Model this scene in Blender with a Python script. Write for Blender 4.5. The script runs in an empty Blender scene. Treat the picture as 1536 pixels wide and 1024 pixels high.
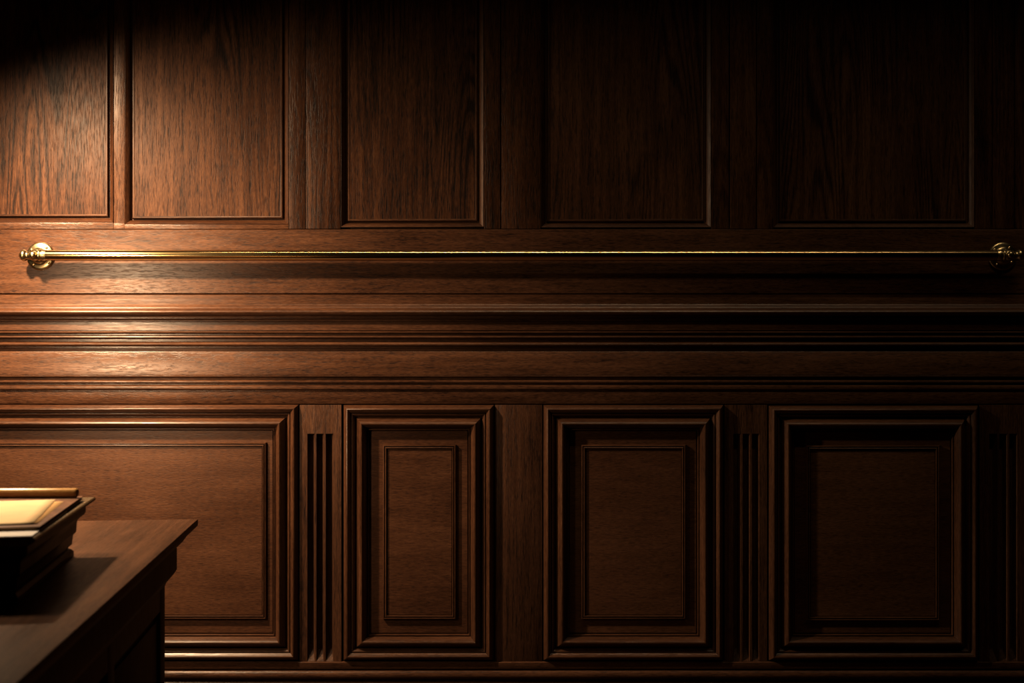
import bpy, bmesh, math, random
from mathutils import Vector, Matrix
random.seed(4)
S = bpy.context.scene
C = S.collection
PX = 0.002
ZC = 1.196
CAMD = 3.6
F = 1800.0
def WX(px): return (px - 768) * PX
def WZ(py): return ZC + (512 - py) * PX

# ---------------------------------------------------------------- materials
def nd(nt, t, **kw):
    n = nt.nodes.new(t)
    for k, v in kw.items():
        if k.startswith('i_'):
            n.inputs[int(k[2:]) if k[2:].isdigit() else k[2:]].default_value = v
        else:
            setattr(n, k, v)
    return n

def wood(name, axis, dark, mid, light, rough=0.42, contour=0.5, pore=0.6, fine=1.0, bump=0.25, cscale=1.0, spec=0.4, patch=0.6, streak_a=1.1, al=1.0):
    """stained oak / mahogany; axis = direction of the grain"""
    m = bpy.data.materials.new(name); m.use_nodes = True
    nt = m.node_tree; L = nt.links; nt.nodes.clear()
    out = nd(nt, 'ShaderNodeOutputMaterial'); bs = nd(nt, 'ShaderNodeBsdfPrincipled')
    L.new(bs.outputs[0], out.inputs[0])
    tc = nd(nt, 'ShaderNodeTexCoord'); oi = nd(nt, 'ShaderNodeObjectInfo')
    mul = nd(nt, 'ShaderNodeVectorMath', operation='MULTIPLY'); mul.inputs[1].default_value = (17.3, 5.1, 11.7)
    cmb = nd(nt, 'ShaderNodeCombineXYZ')
    for i in range(3): L.new(oi.outputs['Random'], cmb.inputs[i])
    L.new(cmb.outputs[0], mul.inputs[0])
    add = nd(nt, 'ShaderNodeVectorMath', operation='ADD')
    L.new(tc.outputs['Object'], add.inputs[0]); L.new(mul.outputs[0], add.inputs[1])
    def scaled(across, along):
        s = nd(nt, 'ShaderNodeVectorMath', operation='MULTIPLY')
        v = [across] * 3; v['XYZ'.index(axis)] = along
        s.inputs[1].default_value = v
        L.new(add.outputs[0], s.inputs[0]); return s.outputs[0]
    def noise(vec, detail=3, rgh=0.5, dist=0.0):
        n = nd(nt, 'ShaderNodeTexNoise'); n.inputs['Scale'].default_value = 1
        n.inputs['Detail'].default_value = detail; n.inputs['Roughness'].default_value = rgh
        n.inputs['Distortion'].default_value = dist
        L.new(vec, n.inputs['Vector']); return n.outputs['Fac']
    def math_(op, a, b=None, clamp=False):
        n = nd(nt, 'ShaderNodeMath', operation=op, use_clamp=clamp)
        for i, v in enumerate((a, b)):
            if v is None: continue
            if isinstance(v, (int, float)): n.inputs[i].default_value = v
            else: L.new(v, n.inputs[i])
        return n.outputs[0]
    def ramp(fac, p0, p1):
        n = nd(nt, 'ShaderNodeMapRange'); n.interpolation_type = 'SMOOTHSTEP'
        n.inputs['From Min'].default_value = p0; n.inputs['From Max'].default_value = p1
        L.new(fac, n.inputs['Value']); return n.outputs[0]
    # growth-ring contours: level lines of a smooth, stretched noise -> cathedral figure
    base = noise(scaled(7.5 * cscale, 0.55 * cscale), 1.5, 0.35)
    wob = noise(scaled(60, 14), 2, 0.5)
    ph = math_('ADD', math_('MULTIPLY', base, 190.0), math_('MULTIPLY', wob, 2.2))
    ring = math_('MULTIPLY', math_('ADD', math_('SINE', ph), 1.0), 0.5)
    ringm = noise(scaled(5, 1.2), 2)
    ring = math_('MULTIPLY', math_('POWER', ring, 2.5), ramp(ringm, 0.38, 0.62))
    # long streaks, pores and blotches
    streak = noise(scaled(55 * fine, 2.2 * al), 4, 0.65)
    p1 = noise(scaled(260 * fine, 22 * fine * al), 2, 0.6)
    pores = ramp(p1, 0.50, 0.68)
    fibre = noise(scaled(420 * fine, 60 * fine), 2, 0.6)
    blot = noise(scaled(4.5, 1.6), 3, 0.55)
    # tone 0..1
    t = math_('ADD', math_('MULTIPLY', math_('SUBTRACT', streak, 0.5), streak_a), 0.55)
    t = math_('ADD', t, math_('MULTIPLY', math_('SUBTRACT', blot, 0.5), patch * 1.6))
    t = math_('ADD', t, math_('MULTIPLY', math_('SUBTRACT', fibre, 0.5), 0.9))
    t = math_('SUBTRACT', t, math_('MULTIPLY', ring, contour))
    t = math_('SUBTRACT', t, math_('MULTIPLY', pores, pore * 0.5), clamp=True)
    cr = nd(nt, 'ShaderNodeValToRGB')
    e = cr.color_ramp.elements
    e[0].position = 0.0; e[0].color = (*dark, 1); e[1].position = 1.0; e[1].color = (*light, 1)
    k = cr.color_ramp.elements.new(0.5); k.color = (*mid, 1)
    L.new(t, cr.inputs[0]); L.new(cr.outputs[0], bs.inputs['Base Color'])
    r = math_('ADD', math_('MULTIPLY', math_('SUBTRACT', p1, 0.5), 0.30), rough)
    r = math_('ADD', r, math_('MULTIPLY', math_('SUBTRACT', blot, 0.5), 0.15))
    L.new(r, bs.inputs['Roughness'])
    bs.inputs['Specular IOR Level'].default_value = spec
    h = math_('SUBTRACT', math_('MULTIPLY', fibre, 0.25), math_('ADD', math_('MULTIPLY', pores, pore), math_('MULTIPLY', ring, contour * 0.7)))
    bp = nd(nt, 'ShaderNodeBump'); bp.inputs['Strength'].default_value = bump; bp.inputs['Distance'].default_value = 0.0012
    L.new(h, bp.inputs['Height']); L.new(bp.outputs[0], bs.inputs['Normal'])
    return m

OAK = dict(dark=(0.012, 0.0045, 0.002), mid=(0.060, 0.0235, 0.0098), light=(0.135, 0.060, 0.026))
MAH = dict(dark=(0.018, 0.0062, 0.0030), mid=(0.083, 0.0365, 0.0178), light=(0.165, 0.078, 0.040))
M = {}
M['oak_v'] = wood('dark_oak_upright_grain', 'Z', **OAK, rough=0.50, contour=0.5, pore=0.75, bump=0.3, spec=0.2)
M['oak_sv'] = wood('dark_oak_stile', 'Z', **OAK, rough=0.42, spec=0.3, contour=0.30, pore=0.7, bump=0.4, cscale=0.8)
M['oak_mh'] = wood('dark_oak_bead_level', 'X', **OAK, rough=0.46, spec=0.3, contour=0.1, pore=0.4, bump=0.15)
M['oak_mv'] = wood('dark_oak_bead_upright', 'Z', **OAK, rough=0.46, spec=0.3, contour=0.1, pore=0.4, bump=0.15)
M['mah_h'] = wood('brown_stained_rail', 'X', **MAH, rough=0.34, contour=0.12, pore=0.6, bump=0.25, patch=0.5, streak_a=0.9, al=1.7)
M['mah_v'] = wood('brown_stained_stile', 'Z', **MAH, rough=0.42, contour=0.12, pore=0.6, bump=0.35, patch=0.5)
M['field'] = wood('red_brown_panel_field', 'X', dark=(0.022, 0.007, 0.003), mid=(0.094, 0.0405, 0.0195), light=(0.185, 0.086, 0.043), rough=0.40, contour=0.0, pore=0.4, fine=0.95, bump=0.25, patch=0.5, streak_a=0.5, al=2.4)
M['mold_h'] = wood('polished_moulding_level', 'X', **MAH, rough=0.33, contour=0.05, pore=0.4, bump=0.15, patch=0.3)
M['mold_v'] = wood('polished_moulding_upright', 'Z', **MAH, rough=0.33, contour=0.05, pore=0.4, bump=0.15, patch=0.3)
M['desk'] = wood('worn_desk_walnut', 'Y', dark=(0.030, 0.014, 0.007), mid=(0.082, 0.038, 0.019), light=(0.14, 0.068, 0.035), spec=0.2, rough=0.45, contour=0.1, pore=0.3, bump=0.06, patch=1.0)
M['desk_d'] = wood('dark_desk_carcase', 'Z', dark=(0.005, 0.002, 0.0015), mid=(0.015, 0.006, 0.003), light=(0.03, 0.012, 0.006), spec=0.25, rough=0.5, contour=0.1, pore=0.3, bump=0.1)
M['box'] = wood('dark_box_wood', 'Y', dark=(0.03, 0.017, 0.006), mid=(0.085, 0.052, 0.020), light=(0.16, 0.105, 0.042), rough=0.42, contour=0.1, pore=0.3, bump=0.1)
M['honey'] = wood('honey_ruler_wood', 'X', dark=(0.25, 0.13, 0.04), mid=(0.48, 0.29, 0.11), light=(0.62, 0.40, 0.18), rough=0.3, contour=0.05, pore=0.1, bump=0.02, patch=0.3)
M['floor'] = wood('dark_floorboards', 'X', **OAK, rough=0.4, contour=0.2, pore=0.5, bump=0.2)

def simple(name, col, rough, metal=0.0, noise=None, spec=0.5, aniso=0.0):
    m = bpy.data.materials.new(name); m.use_nodes = True
    nt = m.node_tree; bs = nt.nodes['Principled BSDF']
    bs.inputs['Base Color'].default_value = (*col, 1); bs.inputs['Roughness'].default_value = rough
    bs.inputs['Metallic'].default_value = metal; bs.inputs['Specular IOR Level'].default_value = spec
    if noise:
        sc, amt, st = noise
        tc = nd(nt, 'ShaderNodeTexCoord'); mp = nd(nt, 'ShaderNodeMapping'); mp.inputs['Scale'].default_value = st
        n = nd(nt, 'ShaderNodeTexNoise'); n.inputs['Scale'].default_value = sc; n.inputs['Detail'].default_value = 5
        nt.links.new(tc.outputs['Object'], mp.inputs[0]); nt.links.new(mp.outputs[0], n.inputs['Vector'])
        cr = nd(nt, 'ShaderNodeValToRGB'); e = cr.color_ramp.elements
        e[0].position = 0.3; e[1].position = 0.7
        e[0].color = (*[c * (1 - amt) for c in col], 1); e[1].color = (*[min(1, c * (1 + amt * 0.5)) for c in col], 1)
        nt.links.new(n.outputs['Fac'], cr.inputs[0]); nt.links.new(cr.outputs[0], bs.inputs['Base Color'])
        mr = nd(nt, 'ShaderNodeMapRange'); mr.inputs['To Min'].default_value = rough * 0.8; mr.inputs['To Max'].default_value = rough * 1.25
        nt.links.new(n.outputs['Fac'], mr.inputs['Value']); nt.links.new(mr.outputs[0], bs.inputs['Roughness'])
    return m
M['brass'] = simple('aged_brass', (0.72, 0.53, 0.27), 0.16, 1.0, (3, 0.03, (1, 1, 1)))
M['brass_c'] = simple('polished_cast_brass', (0.56, 0.45, 0.26), 0.30, 1.0, (60, 0.25, (1, 1, 1)))
M['steel'] = simple('screw_brass', (0.62, 0.48, 0.28), 0.3, 1.0, (90, 0.3, (1, 1, 1)))
M['paper'] = simple('cream_paper', (0.74, 0.58, 0.36), 0.75, 0, (14, 0.12, (1, 1, 1)), 0.3)
M['paper2'] = simple('tan_paper', (0.62, 0.40, 0.19), 0.8, 0, (14, 0.15, (1, 1, 1)), 0.3)
M['pages'] = simple('pale_page_block', (0.92, 0.90, 0.90), 0.7, 0, (8, 0.2, (1, 1, 250)), 0.3)
M['leather'] = simple('brown_leather', (0.17, 0.075, 0.037), 0.5, 0, (40, 0.5, (1, 1, 1)))
M['plaster'] = simple('dim_plaster', (0.10, 0.07, 0.05), 0.9, 0, (4, 0.2, (1, 1, 1)))

# ---------------------------------------------------------------- helpers
def link(name, verts, faces, mats, loc=(0, 0, 0), parent=None, smooth=False, fm=None, bevel=0):
    me = bpy.data.meshes.new(name); me.from_pydata([tuple(v) for v in verts], [], faces)
    for k in ([mats] if isinstance(mats, str) else mats): me.materials.append(M[k])
    if fm:
        for p, i in zip(me.polygons, fm): p.material_index = i
    bm = bmesh.new(); bm.from_mesh(me); bmesh.ops.recalc_face_normals(bm, faces=bm.faces)
    if bevel:
        bmesh.ops.bevel(bm, geom=[e for e in bm.edges if e.calc_face_angle(0) > 0.6], offset=bevel, segments=2, affect='EDGES', profile=0.6)
    bm.to_mesh(me); bm.free()
    if smooth:
        for p in me.polygons: p.use_smooth = True
        me.set_sharp_from_angle(angle=math.radians(smooth if smooth is not True else 40))
    o = bpy.data.objects.new(name, me); C.objects.link(o); o.location = loc
    if parent: o.parent = parent
    return o
def tag(o, label=None, cat=None, group=None, kind=None):
    if label: o['label'] = label
    if cat: o['category'] = cat
    if group: o['group'] = group
    if kind: o['kind'] = kind
    return o
def empty(name, loc, rz=0, **kw):
    o = bpy.data.objects.new(name, None); C.objects.link(o); o.location = loc; o.rotation_euler[2] = rz
    o.empty_display_size = 0.1
    return tag(o, **kw)
def boxmesh(x0, x1, y0, y1, z0, z1):
    v = [(x, y, z) for x in (x0, x1) for y in (y0, y1) for z in (z0, z1)]
    f = [(0, 1, 3, 2), (4, 6, 7, 5), (0, 4, 5, 1), (2, 3, 7, 6), (0, 2, 6, 4), (1, 5, 7, 3)]
    return v, f
def box(name, b, mat, parent=None, loc=(0, 0, 0), bevel=0.0015):
    v, f = boxmesh(*b)
    return link(name, v, f, mat, loc, parent, smooth=30 if bevel else False, bevel=bevel)
def smoothprof(pts, n=4, keep=()):
    return pts
def lathe(name, prof, axis, mat, parent, loc=(0, 0, 0), seg=48, smooth=45):
    """prof: (t, r) pairs along axis"""
    v = []; f = []
    for t, r in prof:
        for k in range(seg):
            a = 2 * math.pi * k / seg; c, s = r * math.cos(a), r * math.sin(a)
            v.append({'X': (t, c, s), 'Y': (c, t, s), 'Z': (c, s, t)}[axis])
    for i in range(len(prof) - 1):
        for k in range(seg):
            f.append((i * seg + k, i * seg + (k + 1) % seg, (i + 1) * seg + (k + 1) % seg, (i + 1) * seg + k))
    f.append(tuple(range(seg))); f.append(tuple((len(prof) - 1) * seg + k for k in range(seg)))
    return link(name, v, f, mat, loc, parent, smooth=smooth)
def run(name, prof, x0, x1, mat, back=0.045):
    """moulding run along the wall; prof = [(py, protrusion mm)] top to bottom"""
    zb = WZ(prof[-1][0])
    pts = [(-p / 1000, WZ(py) - zb) for py, p in prof]
    pts = [(back, pts[0][1])] + pts + [(back, 0)]
    nseg = 10
    v = []; f = []; n = len(pts)
    L_ = x1 - x0
    for i in range(nseg + 1):
        for (y, z) in pts: v.append((L_ * i / nseg - L_ / 2, y, z))
    for i in range(nseg):
        for k in range(n):
            f.append((i * n + k, i * n + (k + 1) % n, (i + 1) * n + (k + 1) % n, (i + 1) * n + k))
    f.append(tuple(range(n))); f.append(tuple(nseg * n + k for k in range(n)))
    return link(name, v, f, mat, ((x0 + x1) / 2, 0, zb), None, smooth=38)
def rings(prof, W, H, D0=0.0):
    """rect frame W x H, prof=[(inset m, y)], returns verts/faces (local: x centred, z from 0), material idx 0 level 1 upright"""
    v = []; f = []; fm = []
    for d, y in prof:
        v += [(-W / 2 + d, y, d), (W / 2 - d, y, d), (W / 2 - d, y, H - d), (-W / 2 + d, y, H - d)]
    for i in range(len(prof) - 1):
        for k in range(4):
            f.append((i * 4 + k, i * 4 + (k + 1) % 4, (i + 1) * 4 + (k + 1) % 4, (i + 1) * 4 + k)); fm.append(k % 2)
    return v, f, fm

# ---------------------------------------------------------------- room shell
XL, XR = -3.1, 3.1
YB = -4.6
ZT = 3.1
def struct(o, label=None):
    o['kind'] = 'structure'
    if label: o['label'] = label
    return o
struct(box('wall_back', (XL, XR, 0.03, 0.15, 0, ZT), 'mah_v', bevel=0))
struct(box('wall_left', (XL - 0.1, XL, YB, 0.15, 0, ZT), 'oak_v', bevel=0))
struct(box('wall_right', (XR, XR + 0.1, YB, 0.15, 0, ZT), 'oak_v', bevel=0))
struct(box('floor', (XL - 0.1, XR + 0.1, YB, 0.15, -0.1, 0), 'floor', bevel=0))
struct(box('ceiling', (XL - 0.1, XR + 0.1, YB, 0.15, ZT, ZT + 0.1), 'plaster', bevel=0))

# frieze board, cornice mouldings, dado board, lower rails
struct(run('trim_1', [(343.4, -3), (344.2, 1.5), (345, 3), (439.5, 3), (440.3, 1.5), (440.8, -2)], XL, XR, 'mah_h'),
       'plain brown frieze board behind the brass rail')
struct(run('trim_2', [(441.4, -2), (441.8, 2), (442.6, 4), (447, 4.4), (450, 5.4), (451, 5.0), (455, 7.5), (456, 7.2), (459, 11), (461, 15.5), (462.3, 16.5), (463, 21), (464.2, 26), (466, 30), (468, 32), (470, 31), (472, 27), (473.5, 20), (474, 10), (476, 9), (476.4, 13), (477.6, 13.2), (478, 12), (478.3, 0), (480, -2), (481.8, -2),
       (483, 3.5), (495, 4.5), (495.4, 1), (496.6, 1), (497, 6), (498, 8), (499, 7.5), (499.6, 3), (500.5, -8), (502.6, -8), (503.4, 3), (504.3, 6.5), (505.5, 7.5), (506.7, 6), (507.6, 1), (508.4, -11), (512.2, -11), (513.2, 2), (514.5, 7), (516, 9), (517.6, 8), (518.8, 4), (519.4, -1), (520.4, -1), (520.7, 1.5), (521.7, 1.5), (522.1, -8), (526.4, -9)],
       XL, XR, 'mold_h'), 'stepped cornice moulding below the frieze board')
struct(run('trim_3', [(526.4, -10), (527, 1), (528, 2.5), (562, 2.5), (562.6, 1.2), (563.2, 2.2), (564.4, 2), (565.4, -3), (566.5, -8), (569.5, -9), (570, -3), (571.5, 1), (573, 1.2), (574.5, -1), (575.2, -8), (577, -8), (577.6, -2), (579, 2.5), (581.5, 4), (583.6, 2.5), (584.8, -3), (585.3, -6), (587.5, -6)],
       XL, XR, 'mah_h'), 'smooth dado board with a beaded lower edge')
struct(run('trim_4', [(587.6, -6), (588.2, 0), (604.6, 0), (605.5, -1), (606, -4)], XL, XR, 'mah_h'), 'narrow rail over the lower panels')
struct(run('trim_5', [(991.5, -4), (992, 3), (992.8, 5), (1001.5, 5.5), (1003, 4), (1003.5, -2), (1004.6, -2), (1005, 4), (1006.5, 8), (1009.5, 11), (1012, 12), (1014, 11), (1016, 8), (1017, 3), (1017.3, -3), (1021, -3)], XL, XR, 'mah_h'), 'rail and bead under the lower panels')
struct(run('baseboard_back', [(1021, -4), (1022, 4), (1026, 8), (1028, 14), (1029, 16), (1110, 16)], XL, XR, 'mah_h'), 'deep brown baseboard')

# ---------------------------------------------------------------- upper panelling
UPZ0, UPH = 340, 2.06
TOPPY = 343
ZTOP = 3.0
# stiles (structure boards): x0, x1, protrusion mm, bottom py
stiles = [(-780, -262, 0, 343), (170.6, 187, 0, 334.5), (433, 458, 0, 343), (458.8, 511, 1.5, 343), (726, 750.4, 0, 343), (752, 811, 1.5, 343), (1067, 1093.4, 0, 343), (1095, 1134, 1.5, 343), (1135, 1160, 0, 343), (1462, 1488, 0, 343), (1489, 1521, 1.5, 343), (1522, 2318, 0, 343)]
tn = 6
def board(x0, x1, p, py0, ztop, mat, name, label=None):
    w = WX(x1) - WX(x0)
    o = box(name, (-w / 2, w / 2, -p / 1000, 0.045, 0, ztop - WZ(py0)), mat, None, ((WX(x0) + WX(x1)) / 2, 0, WZ(py0)), bevel=0.0012)
    return struct(o, label)
for (a, b, p, py) in stiles:
    board(a, b, p, py, ZTOP, 'oak_sv', 'trim_%d' % tn, 'flat upright oak stile above the frieze board'); tn += 1
# rail foot strips beneath each upper panel
def upper_panel(x0, x1, bot, label):
    W = WX(x1) - WX(x0); H = ZTOP - WZ(bot)
    e = empty('wall_panel', ((WX(x0) + WX(x1)) / 2, 0, WZ(bot)), label=label, cat='panel', group='tall plain oak panels above the frieze board')
    mm = 0.001; k = PX
    prof = [(0, 0.03), (0, 0.0), (0.6 * k, -0.6 * mm), (1.2 * k, 0.5 * mm), (3 * k, 3 * mm), (5 * k, 8 * mm), (6.5 * k, 12 * mm), (7 * k, 18 * mm), (9 * k, 19 * mm), (9.3 * k, 12 * mm), (10.2 * k, 9.5 * mm), (11.5 * k, 9 * mm), (12.6 * k, 9.8 * mm), (13 * k, 11 * mm)]
    v, f, fm = rings(prof, W, H)
    link('panel_moulding', v, f, ['oak_mh', 'oak_mv'], (0, 0, 0), e, 38, fm)
    d = 12.8 * k
    v, f = boxmesh(-W / 2 + d, W / 2 - d, 0.0105, 0.028, d, H - d)
    link('panel_field', v, f, 'oak_v', (0, 0, 0), e)
    return e
# (the dado of the recess: dark groove first, then the small bead)
upper_panel(-262, 169.6, 333.5, 'tall oak panel at the brightest end of the wall, cut off by the picture edge')
upper_panel(187.4, 432.6, 336.5, 'tall oak panel beside the brightest one, second panel along from the lit end')
upper_panel(511.4, 725.6, 340.5, 'narrowest tall oak panel, right above the narrow lower panel')
upper_panel(811.4, 1066.5, 341, 'dim tall oak panel between the narrowest one and the darkest one')
upper_panel(1160.5, 1461.5, 341, 'darkest and widest whole oak panel near the unlit rail end')
# little strip of board under the upper panels, flush down to the frieze
for (a, b, p0) in ((-262, 170.2, 333.7), (170.6, 187, 334.7), (187, 432.8, 336.7)):
    w = WX(b) - WX(a)
    o = box('trim_%d' % tn, (-w / 2, w / 2, -0.001, 0.045, 0, WZ(p0) - WZ(343.2)), 'mah_h', None, ((WX(a) + WX(b)) / 2, 0, WZ(343.2)), bevel=0.0006)
    struct(o, 'thin strip under a tall oak panel'); tn += 1

# ---------------------------------------------------------------- lower panelling
BOT = 990
def lower_panel(x0, x1, top, ins, label):
    """ins = insets (px) of the inner bead: left, right, top, bottom"""
    W = WX(x1) - WX(x0); H = WZ(top) - WZ(BOT)
    e = empty('raised_panel', ((WX(x0) + WX(x1)) / 2, 0, WZ(BOT)), label=label, cat='panel', group='moulded raised panels of the lower wall')
    k = PX; mm = 0.001
    P = [(0, -8), (0.4, 0), (1, 3), (3, 8), (5, 12.5), (6, 14), (7, 14.4), (8, 13.5), (10, 10), (11.8, 6.8), (12, -4), (12.8, -4), (13, 6.8), (13.8, 7), (14.6, 6.3), (16, 3), (17.6, -2), (18, -8), (19.2, -8), (19.8, -1.5), (20.4, 0), (22, 5.5), (24, 10.5), (26, 14), (27.6, 15.6), (29, 15.2), (30.5, 12.5), (32, 8), (34, 2), (35.2, -3), (35.5, -9), (36.3, -9), (36.5, -2.6), (37.6, -2.6), (38.0, -4), (38.3, -13), (39.6, -13), (39.9, -10), (40.5, -10)]
    prof = [(0, 0.03)] + [(d * k, -(p * 1.12 if p > -7 else p) * mm) for d, p in P]
    v, f, fm = rings(prof, W, H)
    link('panel_moulding', v, f, ['mold_h', 'mold_v'], (0, 0, 0), e, 36, fm)
    d = 40.3 * k
    l, r, t, b = [q * k for q in ins]
    # flat sunk margin
    v, f = boxmesh(-W / 2 + d, W / 2 - d, 0.0098, 0.028, d, H - d)
    link('panel_margin', v, f, 'field', (0, 0, 0), e)
    # bead frame with the centre field inside
    iw = W - l - r; ih = H - t - b; cx = (l - r) / 2
    Q = [(0, -11), (0.3, -3), (1, -1.0), (2, -0.6), (2.4, -2), (2.6, -8), (3.3, -8), (3.5, -2), (4.2, -0.8), (5.2, -1.0), (5.6, -3), (5.8, -8), (7, -8)]
    v, f, fm = rings([(d_ * k, -p * mm) for d_, p in Q], iw, ih)
    link('bead_frame', v, f, ['mold_h', 'mold_v'], (cx, 0, b), e, 36, fm)
    q = 6.8 * k
    v, f = boxmesh(-iw / 2 + q, iw / 2 - q, 0.0056, 0.0099, q, ih - q)
    link('panel_field', v, f, 'field', (cx, 0, b), e)
lower_panel(-330, 448, 606.5, (60, 49, 57, 61), 'long raised panel behind the desk, the widest and best lit')
lower_panel(515, 741, 607, (59, 57, 60, 61), 'narrowest raised panel, between the first fluted pilaster and the plain stile')
lower_panel(815, 1085, 607, (57, 56, 60, 61), 'dim raised panel between the plain stile and the second fluted pilaster')
lower_panel(1153, 1467, 608, (57, 57, 60, 59), 'darkest raised panel, between the second and the last fluted pilaster')

def pilaster(x0, x1, flutes, label):
    """heightfield board with three sunk flutes, each run out in a sloping stop"""
    W = WX(x1) - WX(x0); z0 = WZ(991.5); H = WZ(607) - z0
    cx = (WX(x0) + WX(x1)) / 2
    D = 0.019
    xs = set([-W / 2, W / 2])
    for a, b in flutes:
        A, B = WX(a) - cx, WX(b) - cx
        xs.add(A)
        for t in (0.02, 0.12, 0.25, 0.38, 0.5, 0.6, 0.7, 0.78, 0.85, 0.92, 0.97): xs.add(A + (B - A) * t)
        xs.add(B)
    xs = sorted(xs)
    zt = WZ(651) - z0
    zs = sorted(set([0, H, zt, zt + 0.0015] + [i * 0.0022 for i in range(1, 17)] + [0.05 + (zt - 0.05) * i / 12 for i in range(12)]))
    def dep(x, z):
        if z > zt + 0.0005: return 0
        for a, b in flutes:
            A, B = WX(a) - cx, WX(b) - cx
            if A - 1e-6 < x < B + 1e-6:
                t = (x - A) / (B - A)
                c = 0 if t < 0.01 else (D if t < 0.71 else D * max(0, 1 - (t - 0.70) / 0.30))
                return min(c, max(0, z / 0.034 * D * 1.0))
        return 0
    v = []; f = []
    n = len(xs)
    for z in zs:
        for x in xs: v.append((x, dep(x, z), z))
    for j in range(len(zs) - 1):
        for i in range(n - 1): f.append((j * n + i, j * n + i + 1, (j + 1) * n + i + 1, (j + 1) * n + i))
    # sides to the back
    m = len(v)
    v += [(-W / 2, 0.028, 0), (W / 2, 0.028, 0), (W / 2, 0.028, H), (-W / 2, 0.028, H)]
    rb = [j * n + n - 1 for j in range(len(zs))]; lb = [j * n for j in range(len(zs))]
    f.append(tuple(rb) + (m + 2, m + 1)); f.append(tuple(lb) + (m + 3, m))
    f.append(tuple(range(n)) + (m + 1, m)); f.append(tuple((len(zs) - 1) * n + i for i in range(n)) + (m + 2, m + 3))
    o = link('fluted_pilaster', v, f, 'mah_v', (cx, 0, z0), None, 22)
    tag(o, label, 'pilaster', 'fluted pilasters between the raised panels')
pilaster(449.5, 512, [(461, 472), (474.5, 485.5), (488.5, 500)], 'brown pilaster with three flutes, beside the widest raised panel')
pilaster(1087, 1150.5, [(1100, 1111), (1114, 1125), (1128, 1139)], 'dim pilaster with three flutes, between two wide raised panels')
pilaster(1469.5, 1546, [(1484, 1496), (1499, 1511), (1514, 1526)], 'almost black pilaster with three flutes, under the unlit rail end')
board(742.5, 813.5, 0, 991.5, WZ(607), 'mah_v', 'trim_%d' % tn, 'plain flat stile beside the narrowest raised panel'); tn += 1
board(1548, 2318, 0, 991.5, WZ(607), 'mah_v', 'trim_%d' % tn); tn += 1
board(-780, -332, 0, 991.5, WZ(607), 'mah_v', 'trim_%d' % tn); tn += 1

# ---------------------------------------------------------------- brass rail
RY, RZ = -0.047, WZ(384.5)
hx0, hx1 = WX(62), WX(1502.5)
rail = empty('brass_rail', ((hx0 + hx1) / 2, 0, RZ), label='long polished brass rail held on two round brackets', cat='rail')
Lr = hx1 - hx0
lathe('rod', [(-Lr / 2 + 0.03, 0.0158), (Lr / 2 - 0.03, 0.0158)], 'X', 'brass', rail, (0, RY, 0), 64)
def bracket(x, s):
    flange = lathe('mounting_bracket', [(0.0, 0.042), (-0.003, 0.0425), (-0.0055, 0.0415), (-0.0075, 0.038), (-0.0085, 0.034), (-0.0095, 0.028), (-0.012, 0.023), (-0.0155, 0.0205), (-0.0165, 0.0195), (-0.018, 0.0155), (-0.022, 0.0125), (-0.035, 0.0110), (-0.045, 0.0115)], 'Y', 'brass_c', rail, (x, -0.003, 0), 56, 50)
    # boss: sphere with a front button
    prof = []
    for i in range(13):
        a = math.pi * i / 12; prof.append((-0.0185 * math.cos(a) , max(0.0005, 0.0175 * math.sin(a))))
    lathe('boss', prof, 'X', 'brass_c', flange, (0, RY + 0.003, 0), 40, 60)
    lathe('button', [(-0.013, 0.0105), (-0.0175, 0.0105), (-0.0195, 0.0095), (-0.021, 0.0102), (-0.0235, 0.0095), (-0.026, 0.0068), (-0.0272, 0.003), (-0.0275, 0.0004)], 'Y', 'brass_c', flange, (0, RY + 0.003, 0), 36, 60)
    lathe('collar', [(s * t, r) for t, r in [(0.010, 0.013), (0.0115, 0.0172), (0.015, 0.0185), (0.0185, 0.0175), (0.020, 0.0150), (0.022, 0.0150), (0.0235, 0.0176), (0.027, 0.0180), (0.030, 0.0172), (0.032, 0.0163), (0.0345, 0.0163), (0.0355, 0.0155)]], 'X', 'brass_c', flange, (0, RY + 0.003, 0), 48, 45)
    lathe('finial', [(-s * t, r) for t, r in [(0.012, 0.0135), (0.0145, 0.0135), (0.016, 0.0118), (0.024, 0.0118), (0.0255, 0.0135), (0.0275, 0.0155), (0.031, 0.0172), (0.035, 0.0172), (0.039, 0.0150), (0.0415, 0.0105), (0.0435, 0.0095), (0.0455, 0.007), (0.0465, 0.0035), (0.0468, 0.0004)]], 'X', 'brass_c', flange, (0, RY + 0.003, 0), 48, 50)
    for k in range(4):
        a = math.radians(45 + 90 * k + 8)
        sc = lathe('screw', [(0.0, 0.0046), (-0.0012, 0.0045), (-0.0024, 0.0034), (-0.003, 0.0018), (-0.0031, 0.0003)], 'Y', 'steel', flange, (0.0315 * math.cos(a), -0.0085, 0.0315 * math.sin(a)), 20, 50)
bracket(-Lr / 2, 1)
bracket(Lr / 2, -1)

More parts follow.
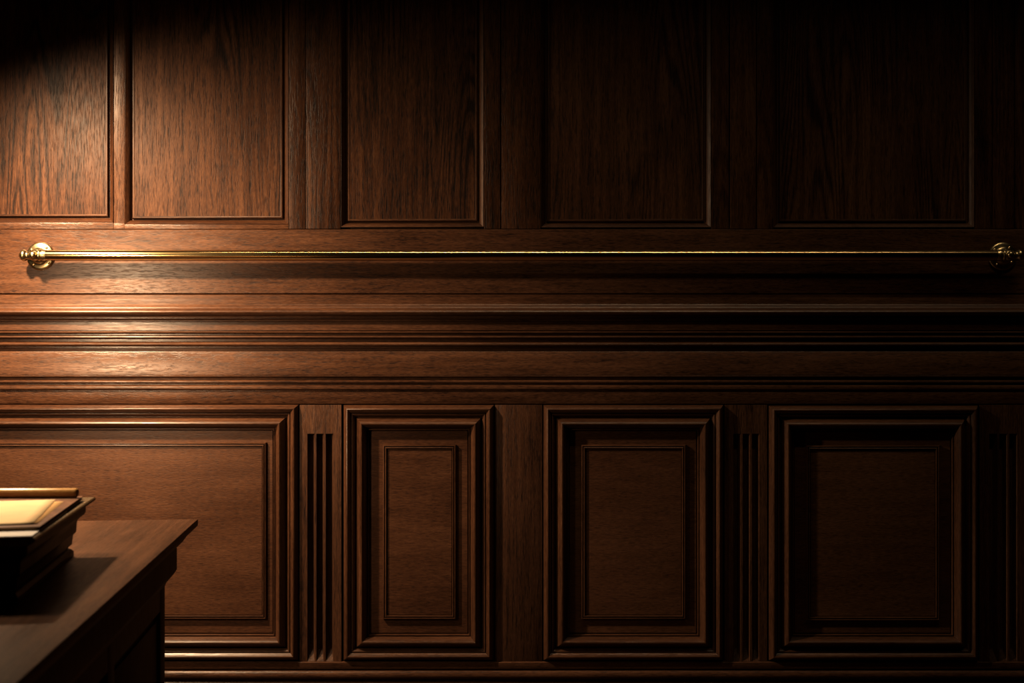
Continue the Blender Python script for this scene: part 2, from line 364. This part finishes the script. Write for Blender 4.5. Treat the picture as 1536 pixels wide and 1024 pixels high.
# ---------------------------------------------------------------- desk
TH = math.radians(5.6)
dz = 0.76
desk = empty('writing_desk', (-0.772, -CAMD + 2.95, 0), TH, label='dark wooden pedestal desk with moulded overhanging top, corner in front of the wall', cat='desk')
DW, DL = 1.15, 1.75
def rect_rings(name, prof, W, L_, mat, parent, loc=(0, 0, 0), cap=True, smooth=35):
    """prof [(inset, z)] around the plan rectangle x -W..0, y -L..0"""
    v = []; f = []
    for d, z in prof: v += [(-W + d, -L_ + d, z), (-d, -L_ + d, z), (-d, -d, z), (-W + d, -d, z)]
    for i in range(len(prof) - 1):
        for k in range(4): f.append((i * 4 + k, i * 4 + (k + 1) % 4, (i + 1) * 4 + (k + 1) % 4, (i + 1) * 4 + k))
    if cap:
        f.append((0, 1, 2, 3)); n = (len(prof) - 1) * 4; f.append((n, n + 1, n + 2, n + 3))
    return link(name, v, f, mat, loc, parent, smooth=smooth)
rect_rings('desktop', [(0.003, dz), (0.001, dz - 0.0008), (0, dz - 0.003), (0, dz - 0.015), (0.002, dz - 0.018), (0.006, dz - 0.0195)], DW, DL, 'desk', desk)
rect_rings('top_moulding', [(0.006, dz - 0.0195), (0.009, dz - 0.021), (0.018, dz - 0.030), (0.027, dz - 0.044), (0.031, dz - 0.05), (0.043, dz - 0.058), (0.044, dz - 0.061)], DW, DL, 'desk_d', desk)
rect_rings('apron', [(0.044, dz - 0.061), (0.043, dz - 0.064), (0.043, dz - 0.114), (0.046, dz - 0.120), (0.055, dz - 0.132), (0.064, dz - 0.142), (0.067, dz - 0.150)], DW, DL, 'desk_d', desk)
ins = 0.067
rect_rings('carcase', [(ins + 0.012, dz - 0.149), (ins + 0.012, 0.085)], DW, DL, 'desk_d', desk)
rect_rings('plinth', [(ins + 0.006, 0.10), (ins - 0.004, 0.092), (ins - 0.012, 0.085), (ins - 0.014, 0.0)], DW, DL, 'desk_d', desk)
ztop = dz - 0.149
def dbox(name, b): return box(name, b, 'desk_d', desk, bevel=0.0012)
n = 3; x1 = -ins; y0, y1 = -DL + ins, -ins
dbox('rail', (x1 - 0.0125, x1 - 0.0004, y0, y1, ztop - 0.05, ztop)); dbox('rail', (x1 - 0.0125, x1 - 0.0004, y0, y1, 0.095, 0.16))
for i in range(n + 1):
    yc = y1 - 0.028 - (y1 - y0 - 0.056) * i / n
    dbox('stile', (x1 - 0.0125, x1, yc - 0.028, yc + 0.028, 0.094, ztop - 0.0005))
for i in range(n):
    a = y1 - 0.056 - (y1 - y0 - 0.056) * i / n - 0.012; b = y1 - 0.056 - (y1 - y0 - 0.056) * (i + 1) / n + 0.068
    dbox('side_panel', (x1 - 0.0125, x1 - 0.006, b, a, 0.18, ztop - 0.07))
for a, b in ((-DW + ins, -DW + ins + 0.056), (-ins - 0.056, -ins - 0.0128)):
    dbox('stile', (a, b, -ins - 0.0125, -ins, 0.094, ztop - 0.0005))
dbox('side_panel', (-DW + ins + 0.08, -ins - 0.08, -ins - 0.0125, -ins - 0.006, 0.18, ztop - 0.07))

# ---------------------------------------------------------------- document box and what lies on it
BT = 0.875
THB = math.radians(8.8)
bx = empty('document_box', (-0.781, -CAMD + 1.966, dz), THB, label='dark wooden document box with stepped moulded sides, standing on the desk', cat='box')
BW, BL = 0.46, 0.52
def up(name, prof, mat):
    v = []; f = []
    for d, z in prof: v += [(-BW + d, d, z), (-d, d, z), (-d, BL - d, z), (-BW + d, BL - d, z)]
    for i in range(len(prof) - 1):
        for k in range(4): f.append((i * 4 + k, i * 4 + (k + 1) % 4, (i + 1) * 4 + (k + 1) % 4, (i + 1) * 4 + k))
    f.append((0, 1, 2, 3)); n = (len(prof) - 1) * 4; f.append((n, n + 1, n + 2, n + 3))
    return link(name, v, f, mat, (0, 0, 0), bx, smooth=35)
hB = BT - dz
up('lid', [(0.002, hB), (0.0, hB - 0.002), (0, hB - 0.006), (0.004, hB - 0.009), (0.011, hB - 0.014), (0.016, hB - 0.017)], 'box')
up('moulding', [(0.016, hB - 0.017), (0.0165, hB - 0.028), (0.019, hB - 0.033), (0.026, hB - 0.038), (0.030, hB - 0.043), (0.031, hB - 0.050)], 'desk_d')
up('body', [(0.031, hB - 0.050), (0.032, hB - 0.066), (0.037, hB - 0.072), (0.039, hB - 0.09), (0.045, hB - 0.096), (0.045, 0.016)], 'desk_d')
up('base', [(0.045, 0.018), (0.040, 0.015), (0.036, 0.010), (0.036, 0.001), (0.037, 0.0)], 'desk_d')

FZ = BT + 0.003
led = empty('leather_folder', (-0.796, -CAMD + 2.022, FZ), math.radians(9.9), label='thin brown leather folder lying on top of the document box', cat='folder')
def ledbox(name, x0, x1_, y0_, y1_, z0, z1, mat, bev=0.0006): return box(name, (x0, x1_, y0_, y1_, z0, z1), mat, led, bevel=bev)
ledbox('back_cover', -0.38, 0, 0, 0.405, 0, 0.0016, 'leather')
ledbox('page_block', -0.378, -0.004, 0.003, 0.40, 0.0016, 0.0042, 'paper2', 0.0002)
ledbox('front_cover', -0.38, 0.0, 0, 0.405, 0.0042, 0.0062, 'leather')
LT = 0.0092

def sheet(name, corner, rz, w, h, z, mat, curl, label):
    e = []; nx, ny = 14, 14; v = []; f = []
    for j in range(ny + 1):
        for i in range(nx + 1):
            x = -w * i / nx; y = h * j / ny
            c = curl * (max(0, 1 - i / nx * 2.2) ** 2) * (max(0, 1 - j / ny * 2) ** 2)
            v.append((x, y, c))
    for j in range(ny):
        for i in range(nx):
            a = j * (nx + 1) + i; f.append((a, a + 1, a + nx + 2, a + nx + 1))
    o = link(name, v, f, mat, (corner[0], corner[1] - CAMD, z), None, smooth=60)
    o.rotation_euler[2] = rz
    md = o.modifiers.new('thick', 'SOLIDIFY'); md.thickness = 0.0004; md.offset = 1
    tag(o, label, 'paper', 'loose papers on the leather folder')
zl = BT + LT
pb = box('booklet', (-0.36, 0, 0, 0.30, 0, 0.0027), 'pages', None, (-0.7865, -CAMD + 1.966, BT + 0.0001), bevel=0.0004)
pb.rotation_euler[2] = math.radians(9.9)
tag(pb, 'white booklet sticking out from under the leather folder on the document box', 'booklet')
sheet('paper_sheet', (-0.811, 2.048), math.radians(12.2), 0.29, 0.30, zl + 0.0003, 'paper2', 0.001, 'tan sheet of paper under the cream one, showing one corner on the folder')
sheet('paper_sheet', (-0.8165, 2.046), math.radians(14.4), 0.29, 0.322, zl + 0.0016, 'paper', 0.0010, 'blank cream sheet of paper on top of the leather folder')

rl = lathe('round_ruler', [(0.0, 0.0003), (-0.0005, 0.0065), (-0.003, 0.0088), (-0.006, 0.0095), (-0.40, 0.0095), (-0.404, 0.0065), (-0.4045, 0.0003)], 'X', 'honey', None, (-0.866, -CAMD + 2.396, zl + 0.0098), 40, 50)
rl.rotation_euler[2] = math.radians(1)
tag(rl, 'honey coloured round wooden ruler lying across the back of the leather folder', 'ruler')

# ---------------------------------------------------------------- lights
def aim(o, t):
    o.rotation_euler = (Vector(t) - o.location).to_track_quat('-Z', 'Y').to_euler()
def spot(name, loc, tgt, energy, size, blend, rad, col):
    l = bpy.data.lights.new(name, 'SPOT'); l.energy = energy; l.spot_size = math.radians(size); l.spot_blend = blend
    l.shadow_soft_size = rad; l.color = col
    o = bpy.data.objects.new(name, l); C.objects.link(o); o.location = loc; aim(o, tgt); return o
def area(name, loc, tgt, energy, sx, sy, col, spread=180):
    l = bpy.data.lights.new(name, 'AREA'); l.shape = 'RECTANGLE'; l.size = sx; l.size_y = sy; l.energy = energy; l.color = col
    l.spread = math.radians(spread)
    o = bpy.data.objects.new(name, l); C.objects.link(o); o.location = loc; aim(o, tgt); return o
WARM = (1.0, 0.73, 0.46)
spot('wall_lamp', (-1.50, -0.60, ZC + 0.80), (-0.80, 0.0, ZC - 1.10), 98, 156, 1.0, 0.035, WARM)
spot('wall_lamp', (-1.50, -0.60, ZC + 0.80), (-0.75, 0.0, ZC - 1.15), 64, 122, 1.0, 0.035, WARM)
area('reading_lamp', (-1.55, -1.20, ZC + 0.12), (-1.0, 0.0, ZC - 0.12), 3.2, 0.06, 0.34, WARM, 82)
spot('desk_lamp', (-1.50, -1.12, ZC + 0.85), (-1.0, -1.22, dz), 60, 72, 1.0, 0.12, WARM)
area('rod_highlight_strip', (0.45, -0.85, ZC + 1.85), (0.45, 0, ZC + 0.16), 1.05, 3.6, 0.04, (1.0, 0.78, 0.5), 42)  # unseen overhead strip light, added to draw a highlight along the rod

w = bpy.data.worlds.new('dim_room'); S.world = w; w.use_nodes = True
w.node_tree.nodes['Background'].inputs[0].default_value = (1.0, 0.7, 0.5, 1)
w.node_tree.nodes['Background'].inputs[1].default_value = 0.0

# ---------------------------------------------------------------- camera
cd = bpy.data.cameras.new('camera'); cam = bpy.data.objects.new('camera', cd); C.objects.link(cam)
cam.location = (0, -CAMD, ZC); cam.rotation_euler = (math.pi / 2, 0, 0)
cd.sensor_width = 36; cd.lens = 36 * F / 1536
cd.dof.use_dof = True; cd.dof.focus_distance = CAMD; cd.dof.aperture_fstop = 4.5
S.camera = cam
S.view_settings.view_transform = 'Standard'
S.view_settings.look = 'None'
S.view_settings.exposure = 0.5
S.view_settings.gamma = 0.84
